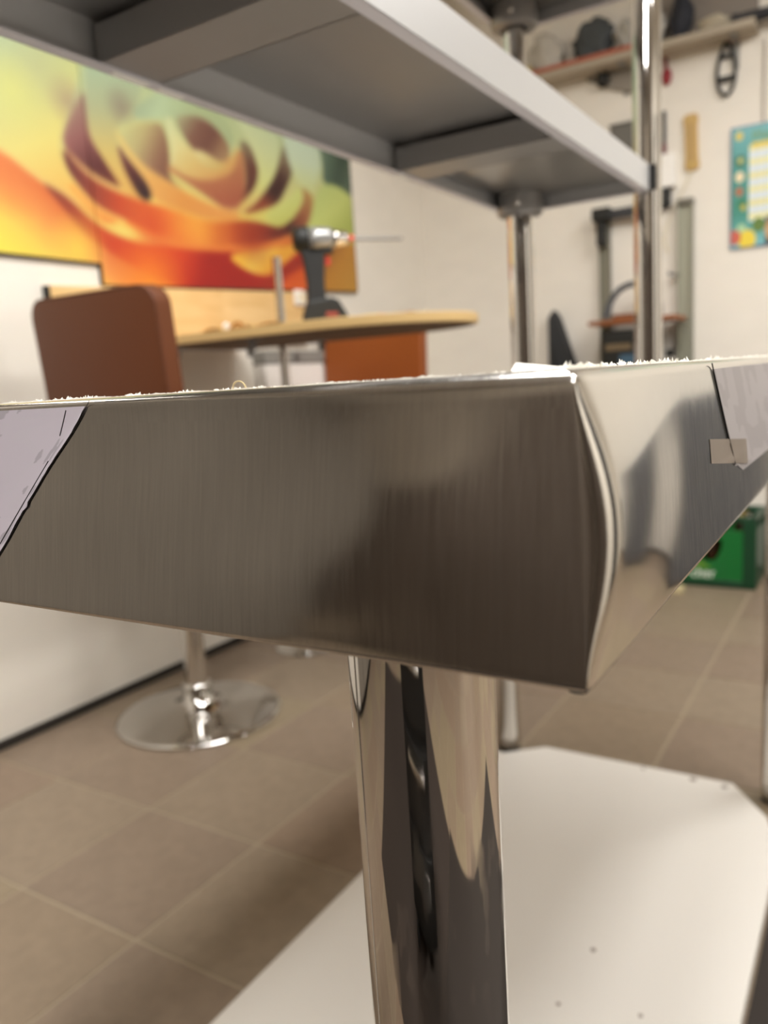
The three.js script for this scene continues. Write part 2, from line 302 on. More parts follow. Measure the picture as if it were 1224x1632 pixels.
// ---------------------------------------------------------------- steel over-shelf with chrome posts
{
  const t = thing('shelf_rack', 'two tier grey steel shelf on chrome posts standing on the steel table', 'shelf');
  const X0 = -0.664, X1 = -0.382, ZE = -1.60, ZN = -0.14, L = ZE - ZN;
  const tray = (yb, h, name) => {
    const pan = part(t, name, box(X1 - X0, 0.0015, -L, (X0 + X1) / 2, yb + h - 0.0008, (ZE + ZN) / 2), M.shelfInside);
    const wall = (x) => box(0.0015, h, -L, x, yb + h / 2, (ZE + ZN) / 2);
    part(pan, 'side_face', wall(X1), M.shelfSteel); part(pan, 'side_face', wall(X0), M.shelfSteel);
    part(pan, 'end_face', box(X1 - X0, h, 0.0015, (X0 + X1) / 2, yb + h / 2, ZE), M.shelfSteel);
    part(pan, 'end_face', box(X1 - X0, h, 0.0015, (X0 + X1) / 2, yb + h / 2, ZN), M.shelfSteel);
    part(pan, 'bottom_lip', box(0.016, 0.0022, -L, X1 - 0.008, yb + 0.0011, (ZE + ZN) / 2), M.lip);
    part(pan, 'bottom_lip', box(0.014, 0.0022, -L, X0 + 0.007, yb + 0.0011, (ZE + ZN) / 2), M.lip);
    part(pan, 'bottom_lip', box(X1 - X0, 0.0022, 0.012, (X0 + X1) / 2, yb + 0.0011, ZE + 0.006), M.lip);
    return pan;
  };
  const low = tray(1.166, 0.047, 'lower_shelf'), high = tray(1.504, 0.047, 'upper_shelf');
  for (const [pan, yb] of [[low, 1.166], [high, 1.504]]) {
    for (const z of [-0.575, -1.14]) part(pan, 'cross_beam', [box(X1 - X0 - 0.018, 0.034, 0.002, (X0 + X1) / 2, yb + 0.0195, z), box(X1 - X0 - 0.018, 0.002, 0.075, (X0 + X1) / 2, yb + 0.0035, z - 0.037), box(X1 - X0 - 0.018, 0.034, 0.002, (X0 + X1) / 2, yb + 0.0195, z - 0.074)], M.shelfInside);
    part(pan, 'gusset_plate', box(X1 - X0 - 0.018, 0.003, 0.30, (X0 + X1) / 2, yb + 0.026, -1.44), std(new THREE.Color().setRGB(0.5, 0.49, 0.47), 0.3, 0.9));
  }
  // strips of torn packing tape left on the lip of the lower shelf
  part(low, 'tape_remnant', box(0.010, 0.0012, 0.045, X0 + 0.006, 1.1654, -0.615), M.white);
  part(low, 'tape_remnant', box(0.010, 0.0012, 0.035, X0 + 0.005, 1.1654, -0.67), M.white); part(low, 'tape_remnant', box(0.012, 0.0012, 0.03, X0 + 0.007, 1.1654, -1.16), M.white);
  const post = (x, z, r, y0, y1) => part(t, 'post', cyl(r, r, y1 - y0, x, (y0 + y1) / 2, z, 56), M.chrome);
  const far = [-0.617, -1.55], near = [-0.392, -1.628];
  post(far[0], far[1], 0.0255, 0.85, 1.17); post(far[0], far[1], 0.020, 1.213, 1.52);
  post(near[0], near[1], 0.0255, 0.85, 1.95);
  post(-0.617, -0.26, 0.0255, 0.85, 1.17); post(-0.617, -0.26, 0.020, 1.213, 1.52); post(-0.46, -0.245, 0.0255, 0.85, 1.17); post(-0.46, -0.245, 0.020, 1.213, 1.52);
  for (const [x, z] of [far, [-0.617, -0.26], [-0.46, -0.245]]) for (const y of [1.150, 1.488]) {
    const c = part(t, 'collar', lathe([[0.026, 0], [0.04, 0.001], [0.044, 0.006], [0.045, 0.043], [0.026, 0.043]], 56).translate(x, y, z), std(new THREE.Color().setRGB(0.33, 0.32, 0.31), 0.5, 0.6));
    part(c, 'screw', new THREE.SphereGeometry(0.0055, 14, 10).translate(x + 0.012, y + 0.018, z + 0.0435), M.chrome);
  }
  part(t, 'corner_cap', rbox(0.014, 0.044, 0.012, 0.002, X1 + 0.006, 1.191, ZE - 0.004), M.black);
  for (const [x, z] of [far, near, [-0.617, -0.26], [-0.46, -0.245]]) part(t, 'base_ring', lathe([[0.0255, 0], [0.036, 0], [0.036, 0.002], [0.0255, 0.003]], 40).translate(x, 0.8501, z), M.chromeSoft);
}

// ---------------------------------------------------------------- rose picture (flat print) on the left wall
function rosePrint(g, w, h) {
  const path = (a) => { g.beginPath(); const n = a.length / 2, P = (i) => [a[2 * (i % n)], a[2 * (i % n) + 1]]; let p = P(0), q = P(n - 1); g.moveTo((p[0] + q[0]) / 2, (p[1] + q[1]) / 2); for (let i = 0; i < n; i++) { const c = P(i), d = P(i + 1); g.quadraticCurveTo(c[0], c[1], (c[0] + d[0]) / 2, (c[1] + d[1]) / 2); } g.closePath(); };
  const line = (a) => { g.beginPath(); g.moveTo(a[0], a[1]); for (let i = 1; i < a.length / 2 - 1; i++) g.quadraticCurveTo(a[2 * i], a[2 * i + 1], (a[2 * i] + a[2 * i + 2]) / 2, (a[2 * i + 1] + a[2 * i + 3]) / 2); g.lineTo(a[a.length - 2], a[a.length - 1]); };
  const fill = (a, x0, y0, x1, y1, stops) => { const l = g.createLinearGradient(x0, y0, x1, y1); stops.forEach((c, i) => l.addColorStop(i / (stops.length - 1), c)); g.fillStyle = l; path(a); g.fill(); };
  const rim = (a, color, width) => { g.strokeStyle = color; g.lineCap = 'round'; for (const [k, al] of [[1, 0.25], [0.6, 0.4], [0.3, 0.9]]) { g.globalAlpha = al; g.lineWidth = width * k; line(a); g.stroke(); } g.globalAlpha = 1; };
  const glow = (x, y, r, color, al = 1) => { const q = g.createRadialGradient(x, y, 0, x, y, r); q.addColorStop(0, color); q.addColorStop(1, color.replace('rgb', 'rgba').replace(')', ',0)')); g.globalAlpha = al; g.fillStyle = q; g.fillRect(x - r, y - r, 2 * r, 2 * r); g.globalAlpha = 1; };
  const l = g.createLinearGradient(0, 60, 0, 420); l.addColorStop(0, 'rgb(170,195,160)'); l.addColorStop(0.5, 'rgb(205,212,150)'); l.addColorStop(1, 'rgb(240,215,110)'); g.fillStyle = l; g.fillRect(0, 0, w, h);
  fill([264, 389, 307, 398, 328, 417, 379, 453, 452, 474, 551, 475, 729, 464, 904, 438, 1008, 406, 1086, 429, 1069, 590, 591, 590, 524, 547, 453, 522, 395, 497, 348, 470, 318, 444, 289, 415], 270, 390, 620, 580, ['rgb(120,52,40)', 'rgb(205,75,35)', 'rgb(215,60,25)', 'rgb(170,25,15)']);
  glow(560, 480, 110, 'rgb(225,80,30)', 0.8); glow(740, 540, 130, 'rgb(165,22,14)', 0.9); glow(900, 560, 90, 'rgb(190,40,18)', 0.8);
  fill([40, 300, 134, 345, 199, 355, 230, 372, 264, 390, 295, 419, 318, 444, 348, 470, 395, 497, 453, 522, 525, 541, 611, 563, 607, 600, 40, 620], 300, 400, 200, 545, ['rgb(215,95,45)', 'rgb(240,150,75)', 'rgb(252,215,90)', 'rgb(255,235,85)']);
  glow(200, 380, 90, 'rgb(235,130,65)', 0.85); glow(500, 560, 110, 'rgb(250,150,40)', 0.95); glow(330, 500, 70, 'rgb(255,235,85)', 0.7);
  fill([1073, 422, 1320, 373, 1320, 560, 1056, 571], 1080, 400, 1230, 560, ['rgb(120,60,25)', 'rgb(200,135,40)', 'rgb(205,150,50)']);
  fill([888, 580, 917, 521, 998, 484, 1086, 429, 1070, 590], 960, 470, 1000, 570, ['rgb(215,75,25)', 'rgb(235,110,30)']);
  fill([734, 475, 771, 495, 824, 509, 882, 511, 935, 481, 1017, 436, 1020, 412, 903, 441, 809, 456], 800, 450, 860, 515, ['rgb(250,190,60)', 'rgb(252,215,90)', 'rgb(240,170,55)']);
  fill([882, 516, 947, 480, 1029, 447, 1087, 421, 1083, 453, 998, 484, 917, 524, 818, 556, 773, 559], 900, 460, 930, 530, ['rgb(140,40,22)', 'rgb(180,40,20)']);
  // large outer petal with a bright rim
  fill([100, 147, 303, 110, 392, 140, 353, 245, 318, 302, 313, 341, 321, 372, 348, 395, 384, 423, 449, 440, 536, 461, 587, 470, 729, 466, 896, 440, 1003, 406, 984, 393, 725, 448, 538, 443, 451, 430, 400, 455, 340, 420, 307, 400, 264, 389, 230, 371, 200, 353, 100, 335], 250, 120, 420, 470, ['rgb(178,200,165)', 'rgb(205,210,140)', 'rgb(232,218,125)', 'rgb(240,190,95)', 'rgb(235,130,55)']);
  glow(290, 200, 80, 'rgb(190,190,140)', 0.5); glow(230, 250, 70, 'rgb(222,222,130)', 0.8); glow(345, 240, 50, 'rgb(165,140,120)', 0.7);
  rim([135, 340, 200, 353, 230, 371, 264, 389, 307, 402, 340, 420], 'rgb(240,205,125)', 10);
  rim([330, 390, 384, 424, 449, 441, 536, 462, 600, 470, 729, 466, 896, 440, 990, 410], 'rgb(246,150,60)', 12);
  rim([318, 350, 330, 380, 384, 420, 449, 438], 'rgb(245,215,115)', 10);
  fill([318, 323, 323, 360, 349, 389, 384, 418, 450, 434, 537, 453, 625, 460, 730, 454, 898, 428, 989, 396, 1011, 344, 938, 361, 796, 387, 634, 395, 513, 385, 434, 381, 377, 368, 339, 341], 330, 360, 990, 400, ['rgb(110,52,48)', 'rgb(200,75,38)', 'rgb(235,120,48)', 'rgb(245,150,55)', 'rgb(205,90,38)', 'rgb(140,42,24)', 'rgb(80,28,24)']);
  glow(640, 412, 70, 'rgb(250,180,70)', 0.6); glow(520, 432, 60, 'rgb(215,75,35)', 0.7); glow(830, 425, 80, 'rgb(165,50,25)', 0.7);
  fill([321, 317, 341, 342, 383, 367, 456, 383, 444, 356, 406, 317, 389, 287, 391, 203, 360, 244, 330, 289], 350, 240, 440, 380, ['rgb(165,135,115)', 'rgb(150,95,90)', 'rgb(95,42,42)', 'rgb(110,40,32)']);
  fill([321, 320, 340, 346, 382, 372, 455, 387, 512, 392, 594, 398, 688, 409, 792, 391, 841, 386, 899, 388, 935, 391, 988, 364, 1031, 326, 1043, 296, 1030, 277, 981, 315, 891, 353, 793, 380, 690, 396, 595, 386, 513, 381, 456, 376, 387, 361, 346, 338], 330, 330, 1030, 330, ['rgb(215,160,105)', 'rgb(240,215,115)', 'rgb(248,205,95)', 'rgb(245,190,85)', 'rgb(222,218,115)', 'rgb(215,220,120)']);
  fill([392, 130, 381, 272, 387, 298, 406, 322, 437, 361, 458, 386, 502, 391, 476, 360, 456, 325, 449, 297, 454, 262, 478, 233, 523, 199, 531, 130], 430, 150, 470, 390, ['rgb(172,195,160)', 'rgb(180,185,140)', 'rgb(215,190,110)', 'rgb(228,175,90)']);
  glow(470, 220, 45, 'rgb(140,125,110)', 0.7);
  fill([448, 287, 466, 310, 498, 337, 521, 360, 527, 383, 499, 392, 473, 360, 453, 323], 450, 290, 515, 390, ['rgb(140,90,80)', 'rgb(85,38,38)', 'rgb(40,24,28)']);
  fill([487, 231, 531, 190, 598, 155, 666, 158, 762, 165, 803, 213, 778, 238, 718, 204, 643, 202, 591, 213, 526, 234], 500, 160, 640, 240, ['rgb(150,165,135)', 'rgb(190,210,165)', 'rgb(180,195,145)']);
  fill([450, 269, 474, 254, 502, 244, 535, 230, 572, 225, 585, 258, 586, 304, 574, 334, 640, 358, 582, 343, 518, 327, 477, 301], 470, 250, 590, 330, ['rgb(205,205,140)', 'rgb(190,175,120)', 'rgb(150,110,85)', 'rgb(120,75,60)']);
  fill([450, 271, 477, 301, 518, 327, 582, 343, 649, 360, 741, 375, 790, 370, 792, 388, 689, 404, 594, 395, 526, 386, 523, 360, 498, 337, 466, 310], 460, 280, 700, 400, ['rgb(225,205,125)', 'rgb(232,175,95)', 'rgb(228,155,75)', 'rgb(235,160,80)']);
  rim([450, 270, 477, 301, 518, 327, 582, 343, 649, 360, 741, 374, 786, 371], 'rgb(240,195,110)', 9);
  rim([450, 270, 474, 254, 502, 244, 535, 231, 572, 226], 'rgb(215,215,140)', 8);
  fill([557, 314, 616, 330, 697, 357, 741, 372, 786, 366, 817, 328, 825, 271, 819, 219, 778, 268, 737, 287, 648, 300], 690, 270, 720, 370, ['rgb(205,150,95)', 'rgb(185,115,78)', 'rgb(175,95,68)']);
  fill([584, 212, 592, 244, 600, 280, 585, 306, 609, 317, 652, 324, 700, 319, 751, 302, 780, 286, 801, 256, 803, 215, 789, 250, 749, 262, 700, 264, 667, 264, 638, 258, 613, 233, 602, 210], 620, 210, 690, 325, ['rgb(214,222,165)', 'rgb(228,218,150)', 'rgb(225,195,120)', 'rgb(220,170,100)']);
  fill([606, 206, 629, 236, 650, 257, 671, 266, 709, 272, 754, 270, 774, 253, 779, 232, 747, 205, 709, 190, 662, 190], 640, 195, 730, 275, ['rgb(170,165,125)', 'rgb(135,95,78)', 'rgb(120,78,66)', 'rgb(165,130,95)']);
  fill([650, 262, 690, 258, 720, 268, 760, 275, 772, 262, 740, 292, 690, 296], 680, 260, 700, 300, ['rgb(232,222,155)', 'rgb(215,185,110)']);
  rim([592, 215, 602, 250, 596, 290, 588, 305], 'rgb(238,235,185)', 7);
  fill([807, 212, 821, 237, 827, 270, 824, 313, 797, 352, 771, 372, 818, 356, 853, 331, 876, 293, 868, 246, 847, 208], 820, 210, 820, 370, ['rgb(150,140,105)', 'rgb(110,65,52)', 'rgb(95,48,40)', 'rgb(190,110,65)']);
  fill([766, 130, 833, 193, 865, 235, 874, 269, 858, 305, 825, 334, 778, 367, 790, 372, 842, 344, 892, 311, 943, 250, 963, 185, 944, 120], 870, 140, 840, 370, ['rgb(205,220,175)', 'rgb(216,224,165)', 'rgb(222,225,140)', 'rgb(228,190,105)']);
  fill([975, 180, 944, 260, 897, 308, 846, 349, 794, 378, 884, 354, 942, 330, 977, 287, 1007, 249, 1013, 200], 980, 180, 900, 350, ['rgb(165,170,135)', 'rgb(130,110,85)', 'rgb(75,42,36)', 'rgb(60,28,26)', 'rgb(150,70,45)']);
  fill([966, 120, 984, 198, 1005, 249, 1040, 278, 1083, 296, 1108, 252, 1135, 212, 1129, 160, 1095, 110], 1060, 130, 1060, 300, ['rgb(210,230,205)', 'rgb(214,230,195)', 'rgb(218,222,140)']);
  fill([891, 353, 981, 315, 1030, 277, 1045, 296, 1031, 330, 990, 366, 935, 392, 900, 386], 940, 320, 960, 395, ['rgb(218,225,135)', 'rgb(205,205,100)']);
  fill([1120, 140, 1330, 140, 1330, 267, 1193, 257, 1130, 251, 1145, 206], 1130, 170, 1300, 250, ['rgb(120,145,120)', 'rgb(60,82,66)', 'rgb(100,120,95)']);
  fill([1130, 254, 1194, 245, 1272, 262, 1340, 380, 1146, 398, 1031, 391, 1069, 344, 1094, 298], 1120, 260, 1200, 390, ['rgb(200,215,130)', 'rgb(212,222,125)', 'rgb(180,190,90)']);
  fill([1035, 276, 1048, 295, 1033, 328, 990, 362, 995, 389, 1050, 380, 1093, 304, 1076, 285], 1070, 290, 1010, 390, ['rgb(190,150,85)', 'rgb(165,100,62)', 'rgb(120,55,38)']);
  glow(985, 392, 26, 'rgb(50,22,20)', 0.9);
}
{
  const CW = 1296, CH = 600, S = 700;
  const tex = canvasTex(CW, CH, (ctx) => {
    const c = document.createElement('canvas'); c.width = CW; c.height = CH; const g = c.getContext('2d'); rosePrint(g, CW, CH);
    ctx.drawImage(c, 0, 0); ctx.filter = 'blur(5px)'; ctx.globalAlpha = 1; ctx.drawImage(c, 0, 0);
  });
  const mat = std(0xe4e6ea, 0.4, 0, { map: tex });
  const uv = (geo) => { const p = geo.attributes.position, u = geo.attributes.uv; for (let i = 0; i < p.count; i++) u.setXY(i, (-1.0 - p.getZ(i)) * S / CW, 1 - (1.96 - p.getY(i)) * S / CH); return geo; };
  const panel = (pts) => { const s = new THREE.Shape(pts.map(([z, y]) => new THREE.Vector2(-z, y))); return uv(new THREE.ExtrudeGeometry(s, { depth: 0.012, bevelEnabled: false }).rotateY(Math.PI / 2).translate(left + 0.0015, 0, 0)); };
  const edge = std(0x3a2c1c, 0.7);
  const g1 = thing('rose_picture', 'left section of the large orange rose picture, its lower edge stepped up', 'picture');
  part(g1, 'print', panel([[-1.0, 1.214], [-1.538, 1.214], [-1.538, 1.955], [-1.0, 1.955]]), mat);
  part(g1, 'frame_edge', box(0.012, 0.004, 0.538, left + 0.0075, 1.212, -1.269), edge);
  const g2 = thing('rose_picture', 'main section of the large orange rose picture showing the open bloom', 'picture');
  part(g2, 'print', panel([[-1.541, 1.157], [-2.815, 1.213], [-2.815, 1.955], [-1.541, 1.955]]), mat);
  const slope = Math.atan2(0.056, 1.274);
  part(g2, 'frame_edge', [box(0.012, 0.005, 1.274, 0, 0, 0).rotateX(slope).translate(left + 0.0075, 1.1825, -2.178), box(0.0125, 0.742, 0.004, left + 0.0075, 1.584, -2.817), box(0.012, 0.057, 0.003, left + 0.0075, 1.185, -1.5402)], edge);
}

// ---------------------------------------------------------------- wall table, backboard
{
  const t = thing('backboard', 'long pale wooden board fixed to the wall directly under the rose picture', 'board');
  const pts = [[1.36, 1.004], [2.45, 1.004], [2.45, 1.186], [1.36, 1.142]];
  const s = new THREE.Shape(pts.map(([z, y]) => new THREE.Vector2(z, y)));
  const g = new THREE.ExtrudeGeometry(s, { depth: 0.022, bevelEnabled: false }).rotateY(Math.PI / 2).translate(left + 0.001, 0, 0);
  part(t, 'board', g, M.wood);
  part(t, 'end_shade', box(0.0235, 0.138, 0.006, left + 0.0128, 1.073, -1.3568), M.black);  // black strip paints the shadow at the left end of the board
}
const TT = 1.003;
{
  const t = thing('wall_table', 'pale wooden bar table with rounded end fixed to the left wall', 'table');
  const s = new THREE.Shape(); const x0 = left + 0.024, zN = 1.585, zF = 2.06, xe = -0.862;
  s.moveTo(x0, zN); s.lineTo(-1.16, zN); s.bezierCurveTo(-1.0, zN, xe, zN + 0.11, xe, (zN + zF) / 2); s.bezierCurveTo(xe, zF - 0.11, -1.0, zF, -1.16, zF); s.lineTo(x0, zF);
  const g = new THREE.ExtrudeGeometry(s, { depth: 0.02, bevelEnabled: true, bevelSize: 0.002, bevelThickness: 0.002, bevelSegments: 2, curveSegments: 24 }).rotateX(-Math.PI / 2).translate(0, TT - 0.022, 0);
  // the shape was drawn with depth as +y: turned flat it points to -z, as it should
  part(t, 'tabletop', g, [M.wood, M.woodEdge]);
  part(t, 'underside', new THREE.ExtrudeGeometry(s, { depth: 0.001, bevelEnabled: false, curveSegments: 24 }).scale(0.985, 0.985, 1).rotateX(-Math.PI / 2).translate(-0.022, TT - 0.0252, -0.028), std(0x6b5238, 0.8));  // darker sheet, puts the shade below the tabletop into its colour
  const pole = part(t, 'support_pole', cyl(0.0135, 0.0135, 1.24, -1.59, 0.62, -2.0, 32), M.chromeSoft);
  part(pole, 'base_plate', lathe([[0, 0], [0.10, 0], [0.10, 0.004], [0.03, 0.012], [0.0135, 0.02]], 40).translate(-1.59, 0, -2.0), M.chromeSoft);
  for (const [x, z] of [[-1.70, -1.66], [-1.42, -1.66], [-1.70, -1.97], [-1.42, -1.97]]) part(t, 'bracket', [box(0.03, 0.004, 0.05, x, TT - 0.025, z), box(0.02, 0.03, 0.004, x, TT - 0.04, z)], M.darkSteel);
}
{
  const t = thing('white_radiator', 'flat white radiator with grey top grille against the wall beneath the wooden table', 'radiator', [left + 0.001, 0, -2.32]);
  part(t, 'panel', rbox(0.05, 0.62, 0.34, 0.008, 0.026, 0.62, 0), M.white);
  part(t, 'top_grille', rbox(0.054, 0.045, 0.35, 0.004, 0.0275, 0.952, 0), M.grey);
  part(t, 'valve', cyl(0.012, 0.012, 0.01, 0, 0, 0, 20).rotateZ(Math.PI / 2).translate(0.0585, 0.952, 0.0), M.darkSteel);
  part(t, 'side_pipe', cyl(0.013, 0.013, 0.94, 0.03, 0.48, -0.195, 20), M.white);
}
// power outlet
{
  const t = thing('wall_outlet', 'small white power outlet on the wooden backboard behind the drill', 'outlet', [left + 0.0235, 1.165, -2.40]);
  part(t, 'plate', rbox(0.012, 0.055, 0.055, 0.004, 0.006, 0, 0), M.white);
  part(t, 'socket', lathe([[0, 0], [0.017, 0], [0.019, 0.004], [0.019, 0.006], [0, 0.002]], 24).rotateZ(-Math.PI / 2).translate(0.0105, 0, 0), M.cream);
}
// ---------------------------------------------------------------- bar stools
function backrest(w, h, th, r) {
  // rounded slab, slightly curved around the sitter: front towards -z
  const N = 40, R = 26, pts = [];
  const hw = w / 2, hh = h / 2, corner = (cx, cy, a0) => { for (let i = 0; i <= 8; i++) { const a = a0 + i / 8 * Math.PI / 2; pts.push([cx + r * Math.cos(a), cy + r * Math.sin(a)]); } };
  corner(hw - r, hh - r, 0); corner(-hw + r, hh - r, Math.PI / 2); corner(-hw + r, -hh + r, Math.PI); corner(hw - r, -hh + r, 1.5 * Math.PI);
  for (let i = pts.length - 1; i >= 0; i--) { const a = pts[i], b = pts[(i + 1) % pts.length], L = Math.hypot(a[0] - b[0], a[1] - b[1]); if (L > 0.05) { const add = []; for (let k = 1; k < 12; k++) add.push([a[0] + (b[0] - a[0]) * k / 12, a[1] + (b[1] - a[1]) * k / 12]); pts.splice(i + 1, 0, ...add); } }
  const n = pts.length, e = 0.007, rings = [];
  const ring = (k, inset, z) => rings.push(pts.map(([x, y]) => { const f = k, L = Math.hypot(x, y) || 1, xx = (x - x / L * inset) * f, yy = (y - y / L * inset) * f; return [xx, yy, z - 0.55 * (xx * xx) ]; }));
  for (const k of [0.001, 0.2, 0.4, 0.6, 0.75, 0.9]) ring(k, e, th / 2 + 0.006 * (1 - k * k));
  ring(1, e, th / 2); ring(1, e * 0.3, th / 2 - e * 0.3); ring(1, 0, th / 2 - e); ring(1, 0, -th / 2 + e); ring(1, e * 0.3, -th / 2 + e * 0.3); ring(1, e, -th / 2);
  for (const k of [0.9, 0.75, 0.6, 0.4, 0.2, 0.001]) ring(k, e, -th / 2 - 0.006 * (1 - k * k));
  const pos = [], idx = [], uv = []; rings.forEach((q) => q.forEach((p) => { pos.push(...p); uv.push(p[0] * 3, p[1] * 3); }));
  for (let j = 0; j < rings.length - 1; j++) for (let i = 0; i < n; i++) { const a = j * n + i, b = j * n + (i + 1) % n, c = a + n, d = b + n; idx.push(a, c, d, a, d, b); }
  const g = new THREE.BufferGeometry(); g.setAttribute('position', new THREE.Float32BufferAttribute(pos, 3)); g.setAttribute('uv', new THREE.Float32BufferAttribute(uv, 2)); g.setIndex(idx); g.computeVertexNormals();
  return { g, outline: pts };
}
function barStool(label, p, turn, leather, group) {
  const t = thing('bar_stool', label, 'stool', p, turn, group);
  const base = part(t, 'base', lathe([[0, 0], [0.208, 0], [0.215, 0.003], [0.215, 0.007], [0.205, 0.012], [0.15, 0.018], [0.09, 0.026], [0.055, 0.036], [0.04, 0.05], [0.034, 0.07], [0.033, 0.075], [0, 0.075]], 96), M.chrome);
  part(base, 'base_cap', lathe([[0.028, 0.07], [0.04, 0.072], [0.04, 0.088], [0.03, 0.094], [0.028, 0.094]], 40), M.chrome);
  part(t, 'column', cyl(0.028, 0.028, 0.40, 0, 0.27, 0, 40), M.chromeSoft);
  part(t, 'piston', cyl(0.02, 0.02, 0.20, 0, 0.56, 0, 32), M.chrome);
  part(t, 'footrest', [tube([[-0.028, 0.30, 0], [-0.17, 0.30, -0.05], [-0.15, 0.30, -0.2], [0, 0.30, -0.24], [0.15, 0.30, -0.2], [0.17, 0.30, -0.05], [0.028, 0.30, 0]], 0.01, 60, 10)], M.chrome);
  const seat = part(t, 'seat', new RoundedBoxGeometry(0.40, 0.075, 0.40, 4, 0.03).translate(0, 0.70, 0), leather);
  part(seat, 'seat_plate', box(0.2, 0.012, 0.2, 0, 0.657, 0), M.darkSteel);
  const b = backrest(0.405, 0.40, 0.05, 0.045);
  b.g.rotateX(0.07).translate(0, 0.885, 0.195);
  const back = part(t, 'backrest', b.g, leather);
  const bead = b.outline.map(([x, y]) => { const L = Math.hypot(x, y), q = V(x - x / L * 0.004, y - y / L * 0.004, 0.0235 - 0.55 * x * x); q.applyAxisAngle(V(1, 0, 0), 0.07); return [q.x, q.y + 0.885, q.z + 0.195]; });
  part(back, 'piping', tube(bead, 0.0032, 160, 6, true), leather);
  return t;
}
barStool('dark brown leather bar stool with high back on a round chrome base', [-1.525, 0, -1.44], 0.03, M.leatherBrown);
barStool('rust leather bar stool half hidden behind the wooden table', [-1.575, 0, -2.345], Math.PI + 0.06, M.leatherRust);

// ---------------------------------------------------------------- cordless drill and small things on the wooden table
{
  const t = thing('cordless_drill', 'black and silver cordless drill with long bit standing upright on the wooden table', 'drill', [-1.226, TT, -1.715], Math.atan2(0.184, 0.202));
  const prof = [[-0.022, 0.045], [0.018, 0.045], [0.016, 0.10], [0.020, 0.17], [0.030, 0.19], [-0.034, 0.19], [-0.024, 0.16], [-0.018, 0.10]];
  part(t, 'handle', extrude(prof, 0.026, 0.005).translate(-0.012, 0, -0.013), M.rubber);
  const bat = part(t, 'battery', extrude([[-0.046, 0.006], [0.056, 0.006], [0.056, 0.018], [0.036, 0.052], [0.020, 0.058], [-0.036, 0.05], [-0.046, 0.02]], 0.05, 0.005).translate(0, 0, -0.025), M.black);
  part(bat, 'battery_label', box(0.03, 0.012, 0.061, 0.02, 0.02, 0), std(0x8c3a2c, 0.6), 'dull red label');
  const rod = (pts) => lathe(pts, 32).rotateZ(-Math.PI / 2);
  part(t, 'motor_cap', rod([[0, -0.052], [0.022, -0.05], [0.031, -0.04], [0.032, -0.018], [0.030, -0.012], [0, -0.012]]).translate(-0.012, 0.208, 0), M.black);
  part(t, 'motor_housing', rod([[0, -0.014], [0.030, -0.014], [0.0305, 0.01], [0.028, 0.04], [0.024, 0.05], [0, 0.05]]).translate(-0.012, 0.208, 0), std(0x9a9a98, 0.35, 0.6));
  part(t, 'gearbox_underside', extrude([[-0.01, 0.0], [0.045, 0.004], [0.04, 0.014], [-0.02, 0.014]], 0.03, 0.003).translate(-0.012, 0.172, -0.015), M.blackSoft);
  part(t, 'chuck', rod([[0, 0.048], [0.021, 0.048], [0.022, 0.06], [0.019, 0.064], [0.0185, 0.082], [0.012, 0.092], [0, 0.092]]).translate(-0.012, 0.208, 0), M.chromeSoft);
  part(t, 'bit_collar', rod([[0, 0.09], [0.007, 0.09], [0.007, 0.104], [0, 0.104]]).translate(-0.012, 0.208, 0), std(0xe0523c, 0.5), 'red collar');
  part(t, 'drill_bit', rod([[0, 0.10], [0.004, 0.10], [0.0036, 0.222], [0, 0.23]]).translate(-0.012, 0.208, 0).rotateZ(-0.02), M.darkSteel);
  part(t, 'trigger', rbox(0.012, 0.026, 0.014, 0.004, 0.022, 0.155, 0), M.red);
}
